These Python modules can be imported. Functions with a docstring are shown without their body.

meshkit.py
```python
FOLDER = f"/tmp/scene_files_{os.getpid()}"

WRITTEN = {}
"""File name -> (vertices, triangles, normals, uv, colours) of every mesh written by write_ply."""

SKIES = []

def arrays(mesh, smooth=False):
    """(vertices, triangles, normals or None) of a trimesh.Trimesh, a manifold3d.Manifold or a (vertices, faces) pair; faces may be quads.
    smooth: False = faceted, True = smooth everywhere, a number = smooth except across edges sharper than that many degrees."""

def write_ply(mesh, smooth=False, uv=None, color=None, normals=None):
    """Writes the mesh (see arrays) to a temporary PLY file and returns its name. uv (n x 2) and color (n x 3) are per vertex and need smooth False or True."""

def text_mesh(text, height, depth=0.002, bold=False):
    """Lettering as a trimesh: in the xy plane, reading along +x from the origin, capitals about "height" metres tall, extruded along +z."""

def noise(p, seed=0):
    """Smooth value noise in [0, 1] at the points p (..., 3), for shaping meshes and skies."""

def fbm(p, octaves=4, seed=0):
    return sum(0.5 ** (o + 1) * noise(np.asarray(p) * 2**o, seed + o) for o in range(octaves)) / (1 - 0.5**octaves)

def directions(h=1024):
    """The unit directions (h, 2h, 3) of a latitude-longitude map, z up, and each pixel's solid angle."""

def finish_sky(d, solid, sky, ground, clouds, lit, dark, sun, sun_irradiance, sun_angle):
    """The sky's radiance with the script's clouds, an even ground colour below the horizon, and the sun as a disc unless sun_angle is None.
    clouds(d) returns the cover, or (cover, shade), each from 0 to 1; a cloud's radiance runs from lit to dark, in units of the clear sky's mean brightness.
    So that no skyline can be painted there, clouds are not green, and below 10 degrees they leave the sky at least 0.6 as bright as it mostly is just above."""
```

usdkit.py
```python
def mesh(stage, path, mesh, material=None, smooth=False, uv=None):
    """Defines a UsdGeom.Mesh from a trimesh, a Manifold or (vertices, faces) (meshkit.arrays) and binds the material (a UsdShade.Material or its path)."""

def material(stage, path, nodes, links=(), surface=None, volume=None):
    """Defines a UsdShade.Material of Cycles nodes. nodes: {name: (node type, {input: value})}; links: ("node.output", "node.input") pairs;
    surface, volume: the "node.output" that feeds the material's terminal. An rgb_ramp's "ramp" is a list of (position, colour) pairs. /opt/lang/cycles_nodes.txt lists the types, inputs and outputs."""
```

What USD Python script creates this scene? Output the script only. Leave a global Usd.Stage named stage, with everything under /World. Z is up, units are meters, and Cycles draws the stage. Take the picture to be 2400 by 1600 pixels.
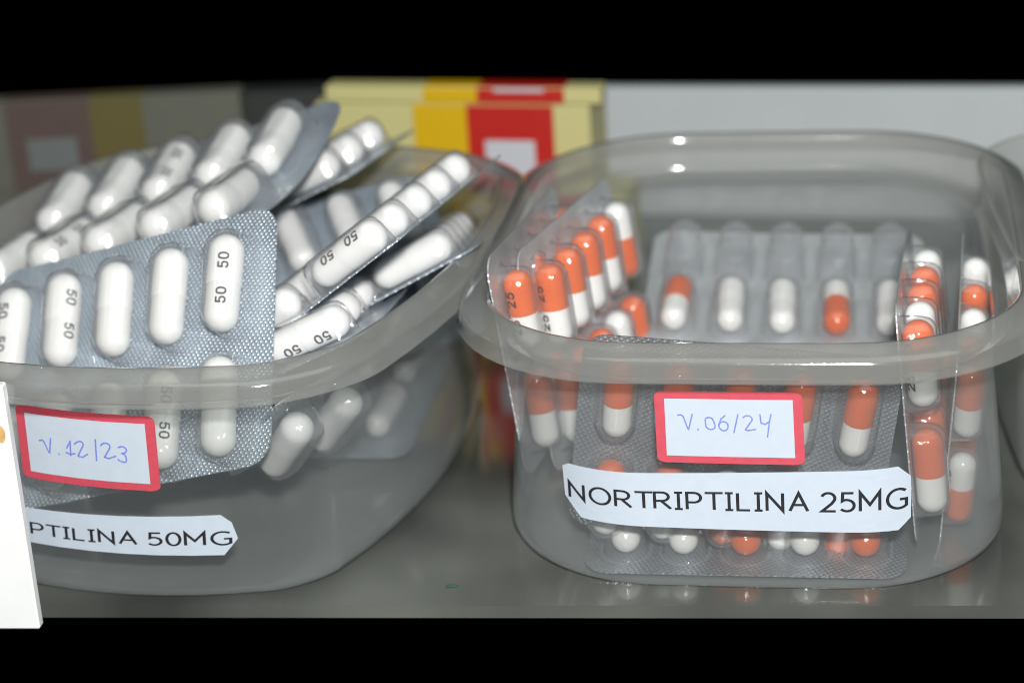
import math, numpy as np, trimesh, usdkit, meshkit
from shapely.geometry import Polygon, LineString, Point, box as sbox
from shapely.ops import unary_union
from shapely import affinity
from pxr import Usd, UsdGeom, UsdLux, Gf, Sdf, UsdShade

stage = Usd.Stage.CreateInMemory()
UsdGeom.SetStageUpAxis(stage, 'Z'); UsdGeom.SetStageMetersPerUnit(stage, 1.0)
U = 0.00088                      # metres per modelling unit (the scene is laid out in tub-sized units of about a millimetre)
rng = np.random.default_rng(7)
UsdGeom.Xform.Define(stage, '/World')

# ------------------------------------------------------------------ camera
TH, HFOV, ROLL, HR = 0.374, 26.483, -0.0628, 63.07
HC = 175.0 + HR
AP = 23.6
cam = UsdGeom.Camera.Define(stage, '/World/camera')
cam.CreateHorizontalApertureAttr(AP); cam.CreateVerticalApertureAttr(AP * 682 / 1024)
cam.CreateFocalLengthAttr(AP / 2 / math.tan(math.radians(HFOV / 2)))
cam.CreateFStopAttr(7.0); cam.CreateFocusDistanceAttr(487 * U)
cam.CreateClippingRangeAttr(Gf.Vec2f(0.02, 100.0))
cam.CreateExposureAttr(0.30)
fw = np.array([0, math.cos(TH), -math.sin(TH)]); up = np.array([0, math.sin(TH), math.cos(TH)]); rt = np.array([1.0, 0, 0])
c_, s_ = math.cos(ROLL), math.sin(ROLL)
rt2 = c_ * rt + s_ * up; up2 = -s_ * rt + c_ * up      # the hand-held camera is rolled by a few degrees
M = np.eye(4); M[0, :3] = rt2; M[1, :3] = up2; M[2, :3] = -fw; M[3, :3] = (0, 0, HC * U)
cam.AddTransformOp().Set(Gf.Matrix4d(*M.ravel().tolist()))

# ------------------------------------------------------------------ light: the flash on the camera and an unseen overhead fill added for ambient light
def lamp(name, w, h, pos, target, power, color):
    l = UsdLux.RectLight.Define(stage, '/World/' + name)
    l.CreateWidthAttr(w); l.CreateHeightAttr(h); l.CreateIntensityAttr(power); l.CreateNormalizeAttr(True)
    l.CreateColorAttr(Gf.Vec3f(*color))
    pos, target = np.array(pos, float), np.array(target, float)
    z = pos - target; z /= np.linalg.norm(z); x = np.cross([0, 0, 1.0], z)
    x = np.array([1.0, 0, 0]) if np.linalg.norm(x) < 1e-6 else x / np.linalg.norm(x); y = np.cross(z, x)
    m = np.eye(4); m[0, :3] = x; m[1, :3] = y; m[2, :3] = z; m[3, :3] = pos
    l.AddTransformOp().Set(Gf.Matrix4d(*m.ravel().tolist()))
lamp('camera_flash', .032, .018, (0.016, -0.005, (HC + 70) * U), (-0.0, 500 * U, 40 * U), .95, (1.0, .985, .96))
lamp('ambient_fill', 2.2, 1.6, (0.3, -0.25, 1.9), (0, .5, 0), 3.4, (.9, 1.0, .97))

# ------------------------------------------------------------------ materials
LK = '/World/Looks/'
UsdGeom.Scope.Define(stage, '/World/Looks')
def mat(name, nodes, links, surface='p.BSDF'):
    return usdkit.material(stage, LK + name, nodes, links, surface=surface)
def plain(name, col, rough=.5, var=.06, scale=60, bump=0.0, **kw):
    """A principled surface whose colour wanders a little with a noise."""
    a = [max(0, c * (1 - var)) for c in col]; b = [min(1, c * (1 + var)) for c in col]
    n = {'tc': ('texture_coordinate', {}), 'n': ('noise_texture', {'scale': scale / U / 100, 'detail': 4.0}),
         'r': ('rgb_ramp', {'ramp': [(.3, a), (.7, b)]}), 'p': ('principled_bsdf', {'roughness': rough, **kw})}
    l = [('tc.object', 'n.vector'), ('n.fac', 'r.fac'), ('r.color', 'p.base_color')]
    if bump:
        n['b'] = ('bump', {'strength': bump, 'distance': 0.0004})
        l += [('n.fac', 'b.height'), ('b.normal', 'p.normal')]
    return mat(name, n, l)
M_CAP_W = plain('white_gelatin', (.83, .83, .80), .15, .015, 20)
M_CAP_W2 = plain('white_gelatin_body', (.80, .80, .765), .18, .015, 20)
M_CAP_O = plain('orange_gelatin', (.68, .13, .03), .15, .05, 20)
M_INK = plain('black_ink', (.012, .012, .014), .6, .1)
M_PAPER = plain('label_paper', (.47, .54, .62), .75, .02, 40, .05)
M_RED = plain('red_print', (.52, .062, .092), .6, .06, 60)
M_BLUE = plain('blue_ballpoint', (.17, .22, .62), .6, .25, 200)
M_PRINT = plain('label_print', (.010, .010, .014), .8, .1)
M_WHITE = plain('white_card', (.80, .82, .82), .6, .02, 12, .02)
M_CREAM = plain('cream_board', (.54, .50, .225), .5, .03)
M_YEL = plain('yellow_print', (.62, .39, .003), .45, .03)
M_CRED = plain('carton_red_print', (.46, .015, .009), .45, .04)
M_PATCH = plain('white_print_patch', (.50, .51, .55), .55, .02)
M_DRED = plain('reflection_maroon', (.085, .056, .050), .7, .06)  # these four dull tones paint the carton stack as a dim glass reflection
M_DYEL = plain('reflection_olive', (.105, .088, .022), .7, .06)
M_DCRE = plain('reflection_grey', (.105, .108, .085), .7, .05)
M_DPAT = plain('reflection_patch', (.125, .138, .138), .7, .04)
M_GAPSHADE = plain('gap_shade_dark', (.022, .026, .024), .6, .2)  # near-black colour standing in for the shade of an empty gap
M_STAIN = plain('rust_stain', (.60, .38, .14), .7, .2)
M_PANEL = plain('white_panel_paint', (.47, .50, .52), .45, .03, 3)
M_DARKSPECK = plain('dark_crumb', (.02, .07, .05), .7, .2)

def foil_mat(name, col, rough, metal, bumpy):
    n = {'tc': ('texture_coordinate', {}),
         'm1': ('mapping', {'mapping_type': 'point', 'rotation': (0, 0, .28)}), 'm2': ('mapping', {'mapping_type': 'point', 'rotation': (0, 0, 1.75)}),
         'w1': ('wave_texture', {'wave_type': 'bands', 'bands_direction': 'diagonal', 'scale': .42 / U, 'distortion': .4, 'detail': 1.0, 'detail_scale': 2.0}),
         'w2': ('wave_texture', {'wave_type': 'bands', 'bands_direction': 'diagonal', 'scale': .42 / U, 'distortion': .4, 'detail': 1.0, 'detail_scale': 2.0}),
         'x': ('math', {'math_type': 'multiply'}),
         'n': ('noise_texture', {'scale': .09 / U, 'detail': 4.0}), 'mul': ('math', {'math_type': 'multiply_add', 'value2': 2.2}),
         'r': ('rgb_ramp', {'ramp': [(.25, [c * .8 for c in col]), (.75, [min(1, c * 1.18) for c in col])]}),
         'b': ('bump', {'strength': bumpy, 'distance': .35 * U}),
         'p': ('principled_bsdf', {'roughness': rough, 'metallic': metal, 'coat_weight': .5, 'coat_roughness': .12})}
    return mat(name, n, [('tc.object', 'm1.vector'), ('tc.object', 'm2.vector'), ('m1.vector', 'w1.vector'), ('m2.vector', 'w2.vector'),
        ('w1.fac', 'x.value1'), ('w2.fac', 'x.value2'), ('tc.object', 'n.vector'), ('n.fac', 'r.fac'), ('r.color', 'p.base_color'),
        ('n.fac', 'mul.value1'), ('x.value', 'mul.value3'), ('mul.value', 'b.height'), ('b.normal', 'p.normal')])
M_FOIL_B = foil_mat('blue_grey_foil', (.44, .51, .58), .32, .5, .85)
M_FOIL_S = foil_mat('bright_silver_foil', (.40, .43, .47), .28, .66, .6)
M_FOIL_G = foil_mat('silver_foil', (.52, .55, .57), .34, .45, .5)

def clear_mat(name, milk, milk_edge, col, rough, spec=1.0, tint=(1, 1, 1), bump=.0, bscale=.05):
    """Thin clear or milky plastic: transparent, with a share of scattered light that grows at grazing angles, and a sheen."""
    n = {'tc': ('texture_coordinate', {}), 'n': ('noise_texture', {'scale': bscale / U, 'detail': 5.0, 'roughness': .6}),
         'b': ('bump', {'strength': bump, 'distance': .6 * U}),
         't': ('transparent_bsdf', {'color': tint}), 'd': ('diffuse_bsdf', {'color': col}), 'tl': ('translucent_bsdf', {'color': col}),
         'dm': ('mix_closure', {'fac': .45}), 'lw': ('layer_weight', {'blend': .5}),
         'mf': ('map_range', {'from_min': 0.0, 'from_max': 1.0, 'to_min': milk, 'to_max': milk_edge, 'clamp': True}),
         'mx': ('mix_closure', {}), 'f': ('math', {'math_type': 'power', 'value2': 4.5}), 'fs': ('math', {'math_type': 'multiply_add', 'value2': .75 * spec, 'value3': .04 * spec}),
         'g': ('glossy_bsdf', {'color': (1, 1, 1), 'roughness': rough}), 'o': ('mix_closure', {})}
    l = [('d.BSDF', 'dm.closure1'), ('tl.BSDF', 'dm.closure2'), ('lw.facing', 'mf.value'), ('mf.result', 'mx.fac'), ('t.BSDF', 'mx.closure1'), ('dm.closure', 'mx.closure2'),
         ('lw.facing', 'f.value1'), ('f.value', 'fs.value1'), ('fs.value', 'o.fac'), ('mx.closure', 'o.closure1'), ('g.BSDF', 'o.closure2')]
    if bump:
        n['sm'] = ('mapping', {'mapping_type': 'point', 'scale': (7, 7, .5), 'rotation': (.12, .1, 0)}); n['sn'] = ('noise_texture', {'scale': bscale / U, 'detail': 5.0, 'roughness': .7})
        n['sa'] = ('math', {'math_type': 'multiply_add', 'value2': .35})
        l += [('tc.object', 'n.vector'), ('tc.object', 'sm.vector'), ('sm.vector', 'sn.vector'), ('sn.fac', 'sa.value1'), ('n.fac', 'sa.value3'), ('sa.value', 'b.height'), ('b.normal', 'g.normal')]
    return mat(name, n, l, 'o.closure')
M_TUB = clear_mat('milky_plastic', .062, .56, (.60, .65, .67), .12, 1.7, (.93, .94, .93), .35, .04)
M_RIM = clear_mat('thick_milky_plastic', .38, .68, (.50, .51, .49), .10, 1.9, (.9, .9, .88), .25, .03)
M_POCKET = clear_mat('clear_blister_film', .085, .26, (.75, .77, .80), .045, 1.6, (.97, .97, .98), .3, .12)
M_CUP = clear_mat('clouded_plastic', .34, .6, (.52, .54, .52), .2, 1.0, (.9, .92, .9), .2, .03)

# the glass shelf
M_SHELF = mat('grey_green_glass', {
    'g': ('geometry', {}), 'n': ('noise_texture', {'scale': .016 / U, 'detail': 2.0}), 'n2': ('noise_texture', {'scale': .55 / U, 'detail': 6.0}),
    'r': ('rgb_ramp', {'ramp': [(.3, (.045, .05, .045)), (.68, (.155, .163, .148))]}), 'r2': ('rgb_ramp', {'ramp': [(.73, (0, 0, 0)), (.80, (.16, .17, .16))]}),
    'add': ('mix', {'mix_type': 'add', 'fac': .6}), 'p': ('principled_bsdf', {'roughness': .10, 'ior': 2.15})},
    [('g.position', 'n.vector'), ('g.position', 'n2.vector'), ('n.fac', 'r.fac'), ('n2.fac', 'r2.fac'), ('r.color', 'add.color1'), ('r2.color', 'add.color2'), ('add.color', 'p.base_color')])

# ------------------------------------------------------------------ helpers
taken = {}
def path_for(name, parent):
    base = str(parent.GetPath()) if parent is not None else '/World'
    k = taken.get((base, name), 0); taken[(base, name)] = k + 1
    return f'{base}/{name}' + (f'_{k:03d}' if k else '')
def tag(p, label=None, cat=None, group=None, kind=None):
    for k, v in (('label', label), ('category', cat), ('group', group), ('kind', kind)):
        if v: p.SetCustomDataByKey(k, v)
    return p
def obj(name, mesh, m, parent=None, smooth=35):
    """One Mesh prim. Vertices are in modelling units, local to the parent."""
    v, f = (mesh.vertices, mesh.faces) if hasattr(mesh, 'vertices') else mesh
    t = trimesh.Trimesh(np.asarray(v) * U, f, process=False)
    return usdkit.mesh(stage, path_for(name, parent), t, m, smooth=smooth).GetPrim()
def thing(name, label, cat, pos=(0, 0, 0), rot=None, group=None):
    x = UsdGeom.Xform.Define(stage, path_for(name, None))
    m = np.eye(4)
    if rot is not None: m[:3, :3] = np.asarray(rot).T
    m[3, :3] = np.asarray(pos, float) * U
    x.AddTransformOp().Set(Gf.Matrix4d(*m.ravel().tolist()))
    return tag(x.GetPrim(), label, cat, group)
def rotz(a):
    c, s = math.cos(a), math.sin(a); return np.array([[c, -s, 0], [s, c, 0], [0, 0, 1.0]])
def plate(poly, h0, h1, edge=None, fn=None):
    """A thin plate of a shapely outline between heights h0 and h1, cut finely enough to be bent by fn."""
    parts = []
    for g in getattr(poly, 'geoms', [poly]):
        if g.is_empty or g.area < 1e-6: continue
        m = trimesh.creation.extrude_polygon(g, h1 - h0, engine='earcut'); m.apply_translation((0, 0, h0)); parts.append(m)
    m = trimesh.util.concatenate(parts)
    if edge: m = m.subdivide_to_size(edge, max_iter=12)
    v, f = np.array(m.vertices), np.array(m.faces)
    return (fn(v) if fn else v), f
def rrect(x0, y0, x1, y1, r): return sbox(x0 + r, y0 + r, x1 - r, y1 - r).buffer(r, quad_segs=6)
def lathe(prof, n=28):
    """Revolve (radius, y) pairs about the y axis."""
    prof = np.array(prof, float); a = np.arange(n) * 2 * np.pi / n
    v = np.stack([prof[:, 0][:, None] * np.cos(a), np.repeat(prof[:, 1][:, None], n, 1), prof[:, 0][:, None] * np.sin(a)], -1).reshape(-1, 3)
    f = []
    for i in range(len(prof) - 1):
        for j in range(n):
            p, q = i * n + j, i * n + (j + 1) % n
            f += [(p, p + n, q), (q, p + n, q + n)]
    return v, np.array(f)
def bevel_box(x0, y0, z0, x1, y1, z1, b=.5):
    import manifold3d as m3
    pts = []
    for x, sx in ((x0, 1), (x1, -1)):
        for y, sy in ((y0, 1), (y1, -1)):
            for z, sz in ((z0, 1), (z1, -1)):
                pts += [(x + sx * b, y + sy * b, z), (x + sx * b, y, z + sz * b), (x, y + sy * b, z + sz * b)]
    h = trimesh.convex.convex_hull(np.array(pts)); return np.array(h.vertices), np.array(h.faces)

# ------------------------------------------------------------------ lettering: plain strokes like the printed labels' light sans serif
def arc(cx, cy, rx, ry, a0, a1, n=18):
    t = np.radians(np.linspace(a0, a1, n)); return [(cx + rx * math.cos(x), cy + ry * math.sin(x)) for x in t]
GL = {  # strokes in a cell of height 1, and the advance
 'N': ([[(0, 0), (0, 1), (.62, 0), (.62, 1)]], .90), 'O': ([arc(.42, .5, .42, .51, 0, 360, 40)], 1.07),
 'R': ([[(0, 0), (0, 1), (.28, 1)] + arc(.30, .74, .26, .26, 90, -90) + [(0, .48)], [(.26, .48), (.64, 0)]], .80),
 'T': ([[(0, 1), (.72, 1)], [(.36, 1), (.36, 0)]], .80), 'I': ([[(.16, 0), (.16, 1)], [(0, 1), (.32, 1)], [(0, 0), (.32, 0)]], .50),
 'P': ([[(0, 0), (0, 1), (.28, 1)] + arc(.28, .71, .27, .29, 90, -90) + [(0, .42)]], .72), 'L': ([[(0, 1), (0, 0), (.48, 0)]], .66),
 'A': ([[(0, 0), (.35, 1), (.70, 0)], [(.12, .34), (.58, .34)]], .80), 'M': ([[(0, 0), (0, 1), (.38, .34), (.76, 1), (.76, 0)]], 1.06),
 'G': ([arc(.44, .5, .44, .51, 52, 308, 30) + [(.74, .12), (.74, .46), (.48, .46)]], .92),
 '2': ([arc(.27, .72, .26, .29, 160, -20, 14) + [(.40, .42), (.02, 0), (.56, 0)]], .76),
 '5': ([[(.50, 1), (.08, 1), (.06, .56)] + arc(.23, .32, .29, .31, 112, -140, 20)], .76),
 '0': ([arc(.27, .5, .27, .51, 0, 360, 34)], .76), ' ': ([], .44)}
def stroke_text(s, w, glyphs=GL, gap=0.0):
    x, out = 0.0, []
    for ch in s:
        st, adv = glyphs[ch]
        for q in st: out.append(LineString([(a + x, b) for a, b in q]).buffer(w / 2, cap_style='flat', join_style='mitre', quad_segs=4))
        x += adv + gap
    return unary_union(out)
def fit_poly(p, x0, y0, x1, y1):
    a, b, c, d = p.bounds
    return affinity.affine_transform(p, [(x1 - x0) / (c - a), 0, 0, (y1 - y0) / (d - b), x0 - a * (x1 - x0) / (c - a), y0 - b * (y1 - y0) / (d - b)])

# ------------------------------------------------------------------ the setting: glass shelf and what stands at its back
E0, E1 = np.array([-125, 460.7]), np.array([110.7, 429.5])       # the front edge runs parallel to this line
ed = (E1 - E0) / np.linalg.norm(E1 - E0); en = np.array([ed[1], -ed[0]])
o = (E0 + E1) / 2 + en * 3
P0, P1 = o - ed * 420, o + ed * 420
sh = Polygon([P0, P1, P1 - en * 300, P0 - en * 300])
shelf = obj('glass_shelf', plate(sh, -3.2, 0), M_SHELF, None, False)
tag(shelf, 'grey green glass shelf under the tubs', 'shelf', kind='structure')

# ------------------------------------------------------------------ cartons
def carton(label, w, h, dpt, x, y, z, yaw, bands, patch, mats, group):
    t = thing('medicine_carton', label, 'carton', (x, y, z), rotz(yaw), group)
    obj('box', bevel_box(0, 0, 0, w, dpt, h, .4), mats[0], t, False)
    for a, b, m, nm in bands:
        obj(nm, bevel_box(a * w, -.25, .35, b * w, .3, h - .35, .1), m, t, False)
        obj(nm, bevel_box(a * w, .35, h - .3, b * w, dpt - .35, h + .2, .1), m, t, False)
    if patch:
        a, b, c, d = patch
        obj('white_patch', bevel_box(a * w, -.5, c * h, b * w, .3, d * h, .1), mats[1], t, False)
    return t
near = [(.362, .558, M_YEL, 'yellow_band'), (.558, .870, M_CRED, 'red_band')]
YW = -.27
cy_, sy_ = math.cos(YW), math.sin(YW)
def stack_at(shift): return (-12.5 + (shift - 47.5) * cy_, 665 + (shift - 47.5) * sy_)
carton('cream carton with yellow and red bands at the bottom of the stack behind the tubs', 90, 29, 24, *stack_at(10), 0, YW, near, (.62, .80, .25, .62), (M_CREAM, M_PATCH), None)
carton('cream carton with yellow and red bands and a white patch, middle of the stack', 90, 29, 24, *stack_at(0), 29.2, YW, near, (.62, .80, .20, .60), (M_CREAM, M_PATCH), None)
carton('thin cream carton with yellow and red bands on top of the stack', 90, 5.2, 8, *stack_at(3.8), 58.5, YW, near, (.62, .80, .74, .985), (M_CREAM, M_PATCH), None)
far = [(.175, .471, M_DRED, 'maroon_band'), (.471, .657, M_DYEL, 'olive_band')]  # bands in mirrored order: darkened copies standing in for the stack's reflection
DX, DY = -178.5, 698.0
carton('dim mirrored carton copy in maroon and olive, painted as a reflection, behind the left tub', 95, 29, 12, DX, DY, 0, -.06, far, (.24, .415, .25, .62), (M_DCRE, M_DPAT), None)
carton('dim mirrored carton copy with a grey patch, painted as a reflection, upper of two', 95, 30.5, 9, DX, DY, 29.2, -.06, far, (.24, .415, .22, .58), (M_DCRE, M_DPAT), None)
dk = thing('gap_shade_box', 'dark box added to paint the shade in the gap between the carton reflections and the bright stack', 'box', (-88, 715, 0), rotz(-.1))
obj('shade_block', bevel_box(0, 0, 0, 34, 12, 53, .5), M_GAPSHADE, dk, False)  # added block, its colour makes the gap read as dark

# the white board that closes the back of the shelf, right of the cartons
bp = thing('back_panel', 'white painted panel standing at the back of the shelf behind the 25MG tub', 'panel', (24, 722.7, 0), rotz(-.243))
obj('panel_board', bevel_box(0, 0, 0, 330, 6, 45.8, .6), M_PANEL, bp, False)

# white box in front, at the left edge
wb = thing('white_card', 'white card with rusty marks standing at the left in front of the 50MG tub', 'card', (-112.0, 446.6, 0), rotz(-.13))
obj('carton_board', bevel_box(-45, -3, .4, 0, 0, 61, .4), M_WHITE, wb, False)
obj('folded_foot', bevel_box(-45, .01, .4, -16, 13, 1.2, .2), M_WHITE, wb, False)
for z, r, dx in ((49.5, 1.6, 2.0), (3.0, 1.0, 10.0)):
    st = Point(0, 0).buffer(r, quad_segs=5)
    obj('brown_stain', plate(affinity.scale(st, .7, 1.3), 0, .12, None, lambda v, dx=dx, z=z: np.c_[v[:, 0] - dx, -3.06 + v[:, 2] * -1, v[:, 1] + z]), M_STAIN, wb, False)

# ------------------------------------------------------------------ tubs
TT = []
for k, (sx, sy) in enumerate([(1, 1), (-1, 1), (-1, -1), (1, -1)]):
    for t in np.linspace(k * np.pi / 2, (k + 1) * np.pi / 2, 14): TT.append((sx, sy, math.cos(t), math.sin(t)))
TT = np.array(TT)
class Tub:
    def __init__(s, W, L, R, bow, cx, cy, yaw, H=63.07, rim=True, foot=0.0):
        s.cache = {}
        s.W, s.L, s.R, s.bow, s.c, s.yaw, s.H = W, L, R, bow, np.array([cx, cy, 0]), yaw, H
        s.wall = [(27, -H + 1.2), (23, -H + .9), (21, -H + .1), (19, -H), (16.6, -H + .5), (15.0, -H + 1.8), (14.2, -H + 4.2), (13.8, -H + 9), (13.2, -34), (12.7, -14), (12.2, -12)]
        s.rimp = [(12.2, -12), (10.8, -10.9), (9.4, -10.2), (8.5, -9.2), (7.2, -2.0), (6.8, -.7), (6.0, -.05), (5.0, 0), (3.0, -.8), (1.2, -1.8), (.45, -2.5), (.2, -3.4), (0, -6.0), (-.5, -6.6), (-.4, -7.2)]
        s.wall = [(i - foot * min(1, max(0, -z - 14) / 45), z) for i, z in s.wall]
        if not rim: s.wall = [(19, -H + 1), (16, -H + .2), (10, -H + .6), (6, -H + 3), (4.0, -H + 8), (2.8, -34), (2.2, -6), (2.0, 0), (1.3, .2), (1.0, -.4)]
    def ring(s, ins):
        key = round(float(ins), 2)
        if key not in s.cache: s.cache[key] = s.ring_at(key)
        return s.cache[key]
    def ring_at(s, ins):
        hw, hl = s.W / 2 - ins, s.L / 2 - ins; r = max(s.R - .62 * ins, 9)
        p = np.c_[TT[:, 0] * (hw - r) + r * TT[:, 2], TT[:, 1] * (hl - r) + r * TT[:, 3]]
        q = np.vstack([p, p[:1]]); k = np.linspace(0, 1, 4)[:-1]
        d = []
        for a, b in zip(q[:-1], q[1:]):
            n = 10 if np.linalg.norm(b - a) > 12 else 1
            d += [a + (b - a) * t for t in np.arange(n) / n]
        p = np.array(d); x, y = p[:, 0] / hw, p[:, 1] / hl
        return np.c_[p[:, 0] + s.bow * x * (1 - y ** 2), p[:, 1] + s.bow * y * (1 - x ** 2)]
    def loft(s, prof, cap):
        rings = [np.c_[s.ring(i), np.full(len(s.ring(i)), z + s.H)] for i, z in prof]
        n = len(rings[0]); v = np.vstack(rings); f = []
        for k in range(len(rings) - 1):
            for j in range(n):
                a, b = k * n + j, k * n + (j + 1) % n
                f += [(a, b, a + n), (b, b + n, a + n)]
        if cap:
            v = np.vstack([v, rings[0].mean(0)]); f += [(len(v) - 1, (j + 1) % n, j) for j in range(n)]
        return v, np.array(f)
    def front(s, lx, z, off=0.0):
        """Points on the outside of the front wall (local), at local x and height z above the shelf."""
        ins = np.interp(z - s.H, [p[1] for p in s.wall[2:]], [p[0] for p in s.wall[2:]])
        lx = np.asarray(lx, float); out = np.zeros_like(lx)
        for i in np.ndindex(lx.shape):
            r = s.ring(ins[i]); r = r[r[:, 1] < 0]; r = r[np.argsort(r[:, 0])]
            out[i] = np.interp(lx[i], r[:, 0], r[:, 1])
        return np.stack([lx, out - off, z], -1)
TR = Tub(134.03, 169.48, 39.66, 1.73, 63.5, 515.95, -.178, foot=5.0)
TL = Tub(129.0, 160.6, 19.0, 11.65, -77.26, 531.34, -.304)
def build_tub(t, label, rim=True, m=None):
    o = thing('plastic_tub', label, 'tub', t.c, rotz(t.yaw))
    obj('wall', t.loft(t.wall, True), m or M_TUB, o, 50)
    if rim: obj('rim', t.loft(t.rimp, False), M_RIM, o, 50)
    return o
OR = build_tub(TR, 'milky plastic tub of orange and white capsules, labelled 25MG')
OL = build_tub(TL, 'milky plastic tub heaped with white capsules, labelled 50MG')
T3 = Tub(110, 130, 30, 2, 178, 513, -.10, 63, False)
O3 = thing('clear_cup', 'clouded plastic cup at the right edge beside the 25MG tub', 'cup', T3.c, rotz(T3.yaw))
obj('wall', T3.loft(T3.wall, True), M_CUP, O3, 50)

def stick(tub, parent, name, poly, quad, off, thick, m, label=None, edge=3.0):
    """A flat outline in the unit square of a quad (four (x, z) corners: bottom left, bottom right, top right, top left) laid onto the front wall."""
    q = np.array(quad, float)
    def fn(v):
        u, w = v[:, 0:1], v[:, 1:2]
        xz = (1 - u) * (1 - w) * q[0] + u * (1 - w) * q[1] + u * w * q[2] + (1 - u) * w * q[3]
        return tub.front(xz[:, 0], xz[:, 1], off + v[:, 2])
    sx = np.linalg.norm(q[1] - q[0])
    p = obj(name, plate(poly, 0, thick, edge / sx, fn), m, parent, 30)
    if label: tag(p, label)
    return p
def labels(tub, o, qn, npoly, text, tb, qe, hand, hb, wtext, full=None):
    n = stick(tub, o, 'name_label', npoly, qn, .25, .12, M_PAPER, 'printed white paper strip')
    stick(tub, n, 'lettering', fit_poly(stroke_text(text, .128), *tb), qn, .42, .05, M_PRINT, None, 1.2)
    e = stick(tub, o, 'date_label', rrect(0, 0, 1, 1, .07), qe, .25, .12, M_RED, 'white paper label with a red border and a handwritten date')
    stick(tub, e, 'paper_field', sbox(.068, .10, .935, .90), qe, .42, .03, M_PAPER)
    ink = unary_union([LineString(h).buffer(.047, quad_segs=3) for h in hand])
    ink = fit_poly(ink, *hb)
    stick(tub, e, 'handwriting', ink, qe, .48, .03, M_BLUE, None, .8)
def wob(p, a=.05): return [(x + a * math.sin(3.1 * x + 7 * y), y + a * math.cos(4.3 * x + 2 * y)) for x, y in p]
V_ = [(-.25, .95), (-.1, 1.02), (.05, .95), (.28, .12), (.34, .05), (.62, 1.0), (.66, 1.05)]
HAND_R = [wob(V_), [(.98, .08), (1.0, .03)], wob(arc(1.75, .5, .32, .42, 100, 470, 24)), wob([(2.72, 1.0), (2.45, .75), (2.32, .4)] + arc(2.62, .30, .30, .29, 180, 520, 22), .02), [(3.25, -.1), (3.55, 1.1)],
          wob(arc(4.15, .72, .27, .28, 150, -35, 12) + [(3.95, .1), (4.15, .02), (4.6, .12)]), wob([(4.98, 1.1), (4.95, .6), (5.2, .48), (5.5, .62)]), [(5.62, 1.12), (5.5, .6), (5.35, -.35)]]
HAND_L = [wob([(-.3, .72), (-.12, .80), (.0, .70), (.2, .08), (.27, .02), (.36, .5), (.42, .98)], .01), [(.85, .06), (.88, .02)], [(1.42, .5), (1.68, .95), (1.62, .05)], [(1.35, .2), (1.62, .12), (1.9, .2)],
          wob(arc(2.2, .72, .26, .26, 150, -40, 12) + [(2.05, .12), (2.3, .05), (2.7, .2)]), [(3.2, -.1), (3.25, 1.2)], wob(arc(3.85, .75, .28, .25, 150, -40, 12) + [(3.7, .2), (3.95, .1), (4.35, .22)]),
          wob(arc(4.75, .72, .26, .22, 140, -80, 12) + arc(4.72, .22, .33, .30, 80, -140, 14))]
TR_Q = [(-41.8, 16.75), (36.8, 15.65), (36.7, 30.7), (-42.2, 28.9)]
labels(TR, OR, TR_Q, Polygon([(.05, 0), (.965, 0), (1, .18), (1, .82), (.965, 1), (.02, 1), (0, .93), (.003, .36)]), 'NORTRIPTILINA 25MG', (.014, .285, .992, .72),
       [(-19.5, 32.1), (13.5, 31.8), (12.9, 48.7), (-19.9, 48.8)], HAND_R, (.15, .38, .79, .71), None)
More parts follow.
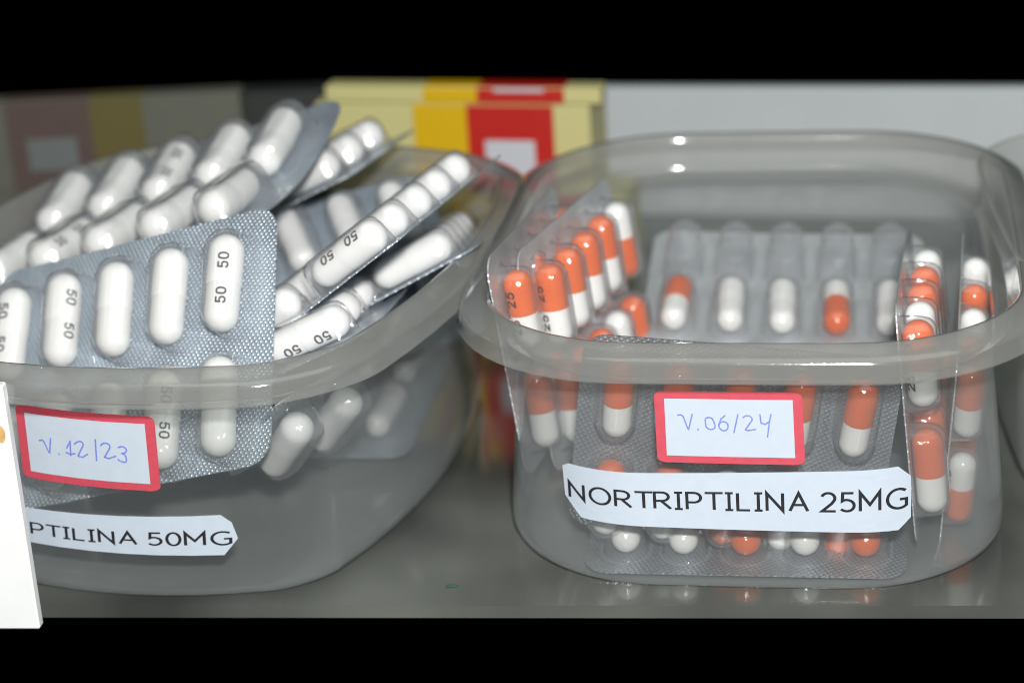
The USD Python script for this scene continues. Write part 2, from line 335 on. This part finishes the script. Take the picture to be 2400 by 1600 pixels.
labels(TL, OL, [(-44.5, 14.3), (34.7, 12.6), (35.4, 23.05), (-44, 22.8)], Polygon([(0, 0), (.96, 0), (1, .4), (.985, .8), (.955, 1), (0, 1)]), 'NORTRIPTILINA 50MG', (.012, .2, .985, .66),
       [(-15.2, 31.1), (19.2, 29.5), (20.0, 48.4), (-14.2, 49.8)], HAND_L, (.16, .36, .80, .66), None)


# ------------------------------------------------------------------ blister packs
LT = dict(px=12.8, py=25., hl=9.7, r=3.45, W=68., H=56.); RT = dict(px=12.4, py=22.5, hl=9.0, r=3.15, W=66., H=50.)
def text50(s, h):
    m = meshkit.text_mesh(s, h, .12, bold=True); m = m.subdivide_to_size(.7, max_iter=8)
    v = np.array(m.vertices); v[:, 0] -= v[:, 0].mean(); v[:, 1] -= h / 2
    return v, np.array(m.faces)
TXT = {s: text50(s, 2.5) for s in ('50', '25')}
def pack(label, pose, T, sc, rows, foil_m, prints={}, cols=range(5), rws=(0, 1), digits='50', curl=0.0, kx=0.0, group=None, margin=None):
    """A push-through strip. rows[j] tells each capsule: 'W' all white, 'o' orange end up, 'w' white end up, '.' an empty pocket, ' ' no pocket."""
    x, y, t, k = pose
    x = np.array(x); y = np.array(y); z = np.cross(x, y)
    Rm = np.c_[x, y, z]
    px, py, hl, r, W, H = (T[q] * sc for q in ('px', 'py', 'hl', 'r', 'W', 'H'))
    o = thing('blister_pack', label, 'blister pack', t, Rm, group)
    def bend(v):
        v = np.array(v, float)
        if abs(k) > 1e-5:
            a = k * v[:, 1]; s, c = np.sin(a), np.cos(a); v = np.c_[v[:, 0], s / k - v[:, 2] * s, (1 - c) / k + v[:, 2] * c]
        hx, hy = np.maximum(0, np.abs(v[:, 0]) / (W / 2) - .72), np.maximum(0, np.abs(v[:, 1]) / (H / 2) - .72)
        v[:, 2] += kx * v[:, 0] ** 2 + curl * hx * hy * 60
        return v
    cols = list(cols)
    kx = kx or rng.uniform(-1, 1) * 6e-4
    xa, xb = (cols[0] - 2) * px - (W - 4 * px) / 2, (cols[-1] - 2) * px + (W - 4 * px) / 2
    ya, yb = (rws[0] - .5) * py - (H - py) / 2, (rws[-1] - .5) * py + (H - py) / 2
    if margin: ya = -py / 2 - margin
    f = obj('foil', plate(rrect(xa, ya, xb, yb, 5.0 * sc), -.35, 0, 4.0, bend), foil_m, o, 40)
    A = np.linspace(0, 2 * np.pi, 37)[:-1]
    def pocket(cx, cy):
        # rounded pocket: a stack of stadium outlines drawn in and up
        hw, ll, ht = r + 1.5 * sc, hl + 1.1 * sc, 2 * r + .7 * sc
        prof = [(-1.0, .06), (-.35, .12), (0, .45), (.25, ht * .35), (.45, ht * .62), (1.0, ht * .83), (1.9, ht * .95), (3.0, ht), (hw - .05, ht)]
        rings = []
        for d, h in prof:
            rr_ = max(hw - d, .05); c = ll - hw
            rings.append(np.c_[cx + rr_ * np.cos(A), cy + np.sign(np.sin(A)) * c + rr_ * np.sin(A), np.full(len(A), h)])
        n = len(A); v = np.vstack(rings); ff = []
        for a in range(len(rings) - 1):
            for j in range(n):
                p, q = a * n + j, a * n + (j + 1) % n
                ff += [(p, q, p + n), (q, q + n, p + n)]
        return bend(v), np.array(ff)
    for j in rws:
        for i in cols:
            ch = rows[j][i]
            if ch == ' ': continue
            cx, cy = (i - 2) * px, (j - .5) * py
            obj('pocket', pocket(cx, cy), M_POCKET, o, True)
            if ch == '.': continue
            rot = rng.uniform(-.05, .05); dx, dy = rng.uniform(-.3, .3, 2)
            dx += -.95 * sc if digits == '50' else 0
            def place(v):
                v = np.array(v); c, s = math.cos(rot), math.sin(rot)
                v = np.c_[v[:, 0] * c - v[:, 1] * s, v[:, 0] * s + v[:, 1] * c, v[:, 2]] + (cx + dx, cy + dy, r + .25)
                return bend(v)
            sg = -1 if ch == 'w' else 1        # the wider cap is the upper end of an 'o', the lower of a 'w'
            def half(rad, y0, y1, lip):
                q = [(rad - lip, y0), (rad, y0 + .25)] + [(rad, y0 + (y1 - rad - y0) * t) for t in (.35, .7)] + [(rad * math.cos(a), y1 - rad + rad * math.sin(a)) for a in np.linspace(0, np.pi / 2 - .02, 9)] + [(.01, y1)]
                return q
            rb = r * .955
            body = half(rb, -1.2, hl, .1); body = [(a, -b) for a, b in body][::-1]
            capp = half(r, -.9, hl, .14)
            bv, bf = lathe(body); cv, cf = lathe(capp)
            if sg < 0:
                bv = bv * (1, -1, 1); bf = bf[:, ::-1]; cv = cv * (1, -1, 1); cf = cf[:, ::-1]
            mb, mc = (M_CAP_W2, M_CAP_W) if ch == 'W' else (M_CAP_W2, M_CAP_O)
            cp = obj('capsule', (place(bv), bf), mb, o, 60)
            obj('cap', (place(cv), cf), mc, cp, 60)
            phi, dr = prints.get((i, j), (rng.uniform(1.9, 4.3), 1))
            if phi is None: continue
            tv, tf = TXT[digits]; pv, pf = [], []
            for yc, rad in ((-hl * .36, rb if sg > 0 else r), (hl * .36, r if sg > 0 else rb)):
                # text runs along the capsule; its height wraps round it
                al, ht = tv[:, 0] * dr, -tv[:, 1] * dr
                a = phi + ht / r
                rd = rad - .03 + tv[:, 2]
                pf.append(tf + sum(len(q) for q in pv)); pv.append(np.c_[rd * np.sin(a), al + yc, rd * np.cos(a)])
            obj('printed_number', (place(np.vstack(pv)), np.vstack(pf)), M_INK, cp, False)
    return o
W5 = 'WWWWW'
def orth(x, y):
    x = np.array(x, float); x /= np.linalg.norm(x); y = np.array(y, float); y = y - x * (x @ y); y /= np.linalg.norm(y)
    return x.tolist(), y.tolist()
SL, SR = 1.17, 1.13
pA = ([0.8915, -0.3575, 0.2782], [0.0448, 0.6808, 0.7311], [-93.09, 487.59, 44.63], 0.0)
pB = ([0.8903, -0.342, 0.3009], [0.3084, 0.9386, 0.1542], [-91.55, 550.41, 62.29], 0.00793)
pC = ([-0.3325, -0.9427, 0.0292], [0.754, -0.2471, 0.6086], [-36.26, 517.82, 58.1], 0.0)
pD = ([-0.1316, -0.9806, 0.145], [0.9124, -0.0626, 0.4046], [-56.13, 507.01, 41.22], 0.0)
pE = ([-0.0722, -0.9682, 0.2395], [0.903, 0.0385, 0.4281], [-32.21, 538.32, 43.78], 0.0)
pH = ([0.7102, 0.6985, 0.0886], [0.4282, -0.5283, 0.7331], [-62.44, 479.77, 23.8], 0.0)
pP = ([0.9886, -0.083, -0.1254], [0.1112, -0.158, 0.9811], [49.2, 459.0, 27.9], 0.0)
pQ = ([0.9841, -0.1764, -0.0221], [0.172, 0.954, 0.246], [74.6, 552.65, 30.96], 0.0)
pR = ([0.353, 0.9344, -0.0488], [-0.1176, 0.096, 0.9884], [18.49, 516.72, 40.12], 0.0)
pT = ([0.2316, 0.9714, -0.0528], [-0.0771, 0.0724, 0.9944], [95.71, 482.33, 33.33], 0.0)
pU = ([0.2277, 0.9638, 0.1388], [0.0365, -0.1509, 0.9879], [106.61, 488.44, 27.6], 0.0)
pF = (*orth((.9, .25, .12), (-.1, .85, .4)), [-52, 552, 41], 0.0)
pG = ([-0.3299, -0.9435, 0.0311], [0.8532, -0.2839, 0.4375], [-59.86, 583.13, 56.58], 0.0)
GLf, GRt = 'white capsule strips heaped in the 50MG tub', 'orange and white capsule strips in the 25MG tub'
def L(label, pose, rows=(W5, W5), sc=1.0, **k): return pack(label, pose, LT, SL * sc, rows, M_FOIL_B, digits='50', group=GLf, **k)
RTP = dict(RT, py=24.8, H=50.0)
def R(label, pose, rows, sc=1.0, T=RT, foil_m=M_FOIL_G, **k): return pack(label, pose, T, SR * sc, rows, foil_m, digits='25', group=GRt, **k)
L('front blister strip of white capsules leaning upright in the 50MG tub, facing the viewer', pA, sc=1.068, margin=14, prints={(0, 1): (.1, -1), (1, 1): (1.15, -1), (4, 1): (.5, 1), (3, 0): (.8, -1), (2, 1): (None, 1), (3, 1): (None, 1)})
L('curved blister strip with two rows of white capsules, highest in the 50MG tub', pB, sc=1.17, margin=13.5, prints={(2, 1): (.75, 1), (1, 0): (.95, 1), (4, 1): (None, 1), (3, 1): (None, 1)})
L('edge-on blister strip in the 50MG tub, its nearest capsule printed 50 twice in full view', pC, (W5, 'WWWWW'), prints={(4, 1): (.85, -1), (3, 1): (None, 1), (2, 1): (None, 1)})
L('low blister strip of white capsules, printed 50 along the lower edge, beside the front strip', pD, (W5, W5), prints={(4, 1): (2.05, -1), (3, 1): (None, 1)})
L('single row strip of white capsules lying against the right side of the 50MG tub', pE, (W5, W5), rws=(1,), sc=.952, prints={(4, 1): (None, 1), (3, 1): (None, 1)})
L('blurred blister strip lying low in the middle of the 50MG tub, in shadow', pF)
L('blister strip peeking out behind the highest strip, its corner tip curled up', pG, sc=1.04, cols=(1, 2, 3), rws=(1,), curl=.35, prints={(4, 1): (None, 1)})
L('two capsule piece of blister strip seen through the front wall of the 50MG tub', pH, sc=1.016, cols=(2, 3), rws=(1,))
R('blister strip standing against the front wall of the 25MG tub behind its paper strip', pP, T=RTP, sc=.977, margin=11.0, foil_m=M_FOIL_S, rows=('oowow', 'ooooo'))
R('blister strip lying flat in the 25MG tub with empty clear pockets at its back', pQ, ('oWWwW', '.....'))
R('blister strip leaning at the left in the 25MG tub, five orange and white capsules up', pR, ('ooowo', 'oooow'))
pR2 = ([0.2599, 0.9641, -0.055], [-0.1218, 0.0892, 0.9885], [8.33, 509.8, 42.13], 0.0)
R('blister strip pressed against the left wall of the 25MG tub behind the leaning strip', pR2, sc=.971, rows=('ooooo', 'ooooo'))
R('edge-on blister strip standing upright near the right side of the 25MG tub', pT, sc=1.013, rows=('ooooo', 'owoow'), prints={(0, 0): (1.2, 1)})
R('edge-on blister strip at the far right wall of the 25MG tub', pU, sc=.93, rows=('wowow', 'oowow'))
R('blister strip lying flat on the floor of the 25MG tub, under the standing strip', ([.984, -.177, .0], [.176, .978, .11], [54.8, 474.2, 4.6], 0.0), ('oowow', 'ooooo'), foil_m=M_FOIL_S, kx=1e-5)
L('strip of white capsules lying flat on the floor of the 50MG tub at its back', (*orth((.95, -.25, .02), (.2, .9, .16)), [-56, 549, 11], 0.0), sc=.9)
# a crumb on the shelf
ck = trimesh.creation.icosphere(1, 1.0); ck.apply_scale((1.6, .5, .35)); ck.apply_translation((-17.5, 452.5, .3))
tag(obj('crumb', ck, M_DARKSPECK), 'tiny dark green crumb on the glass shelf between the tubs', 'crumb')
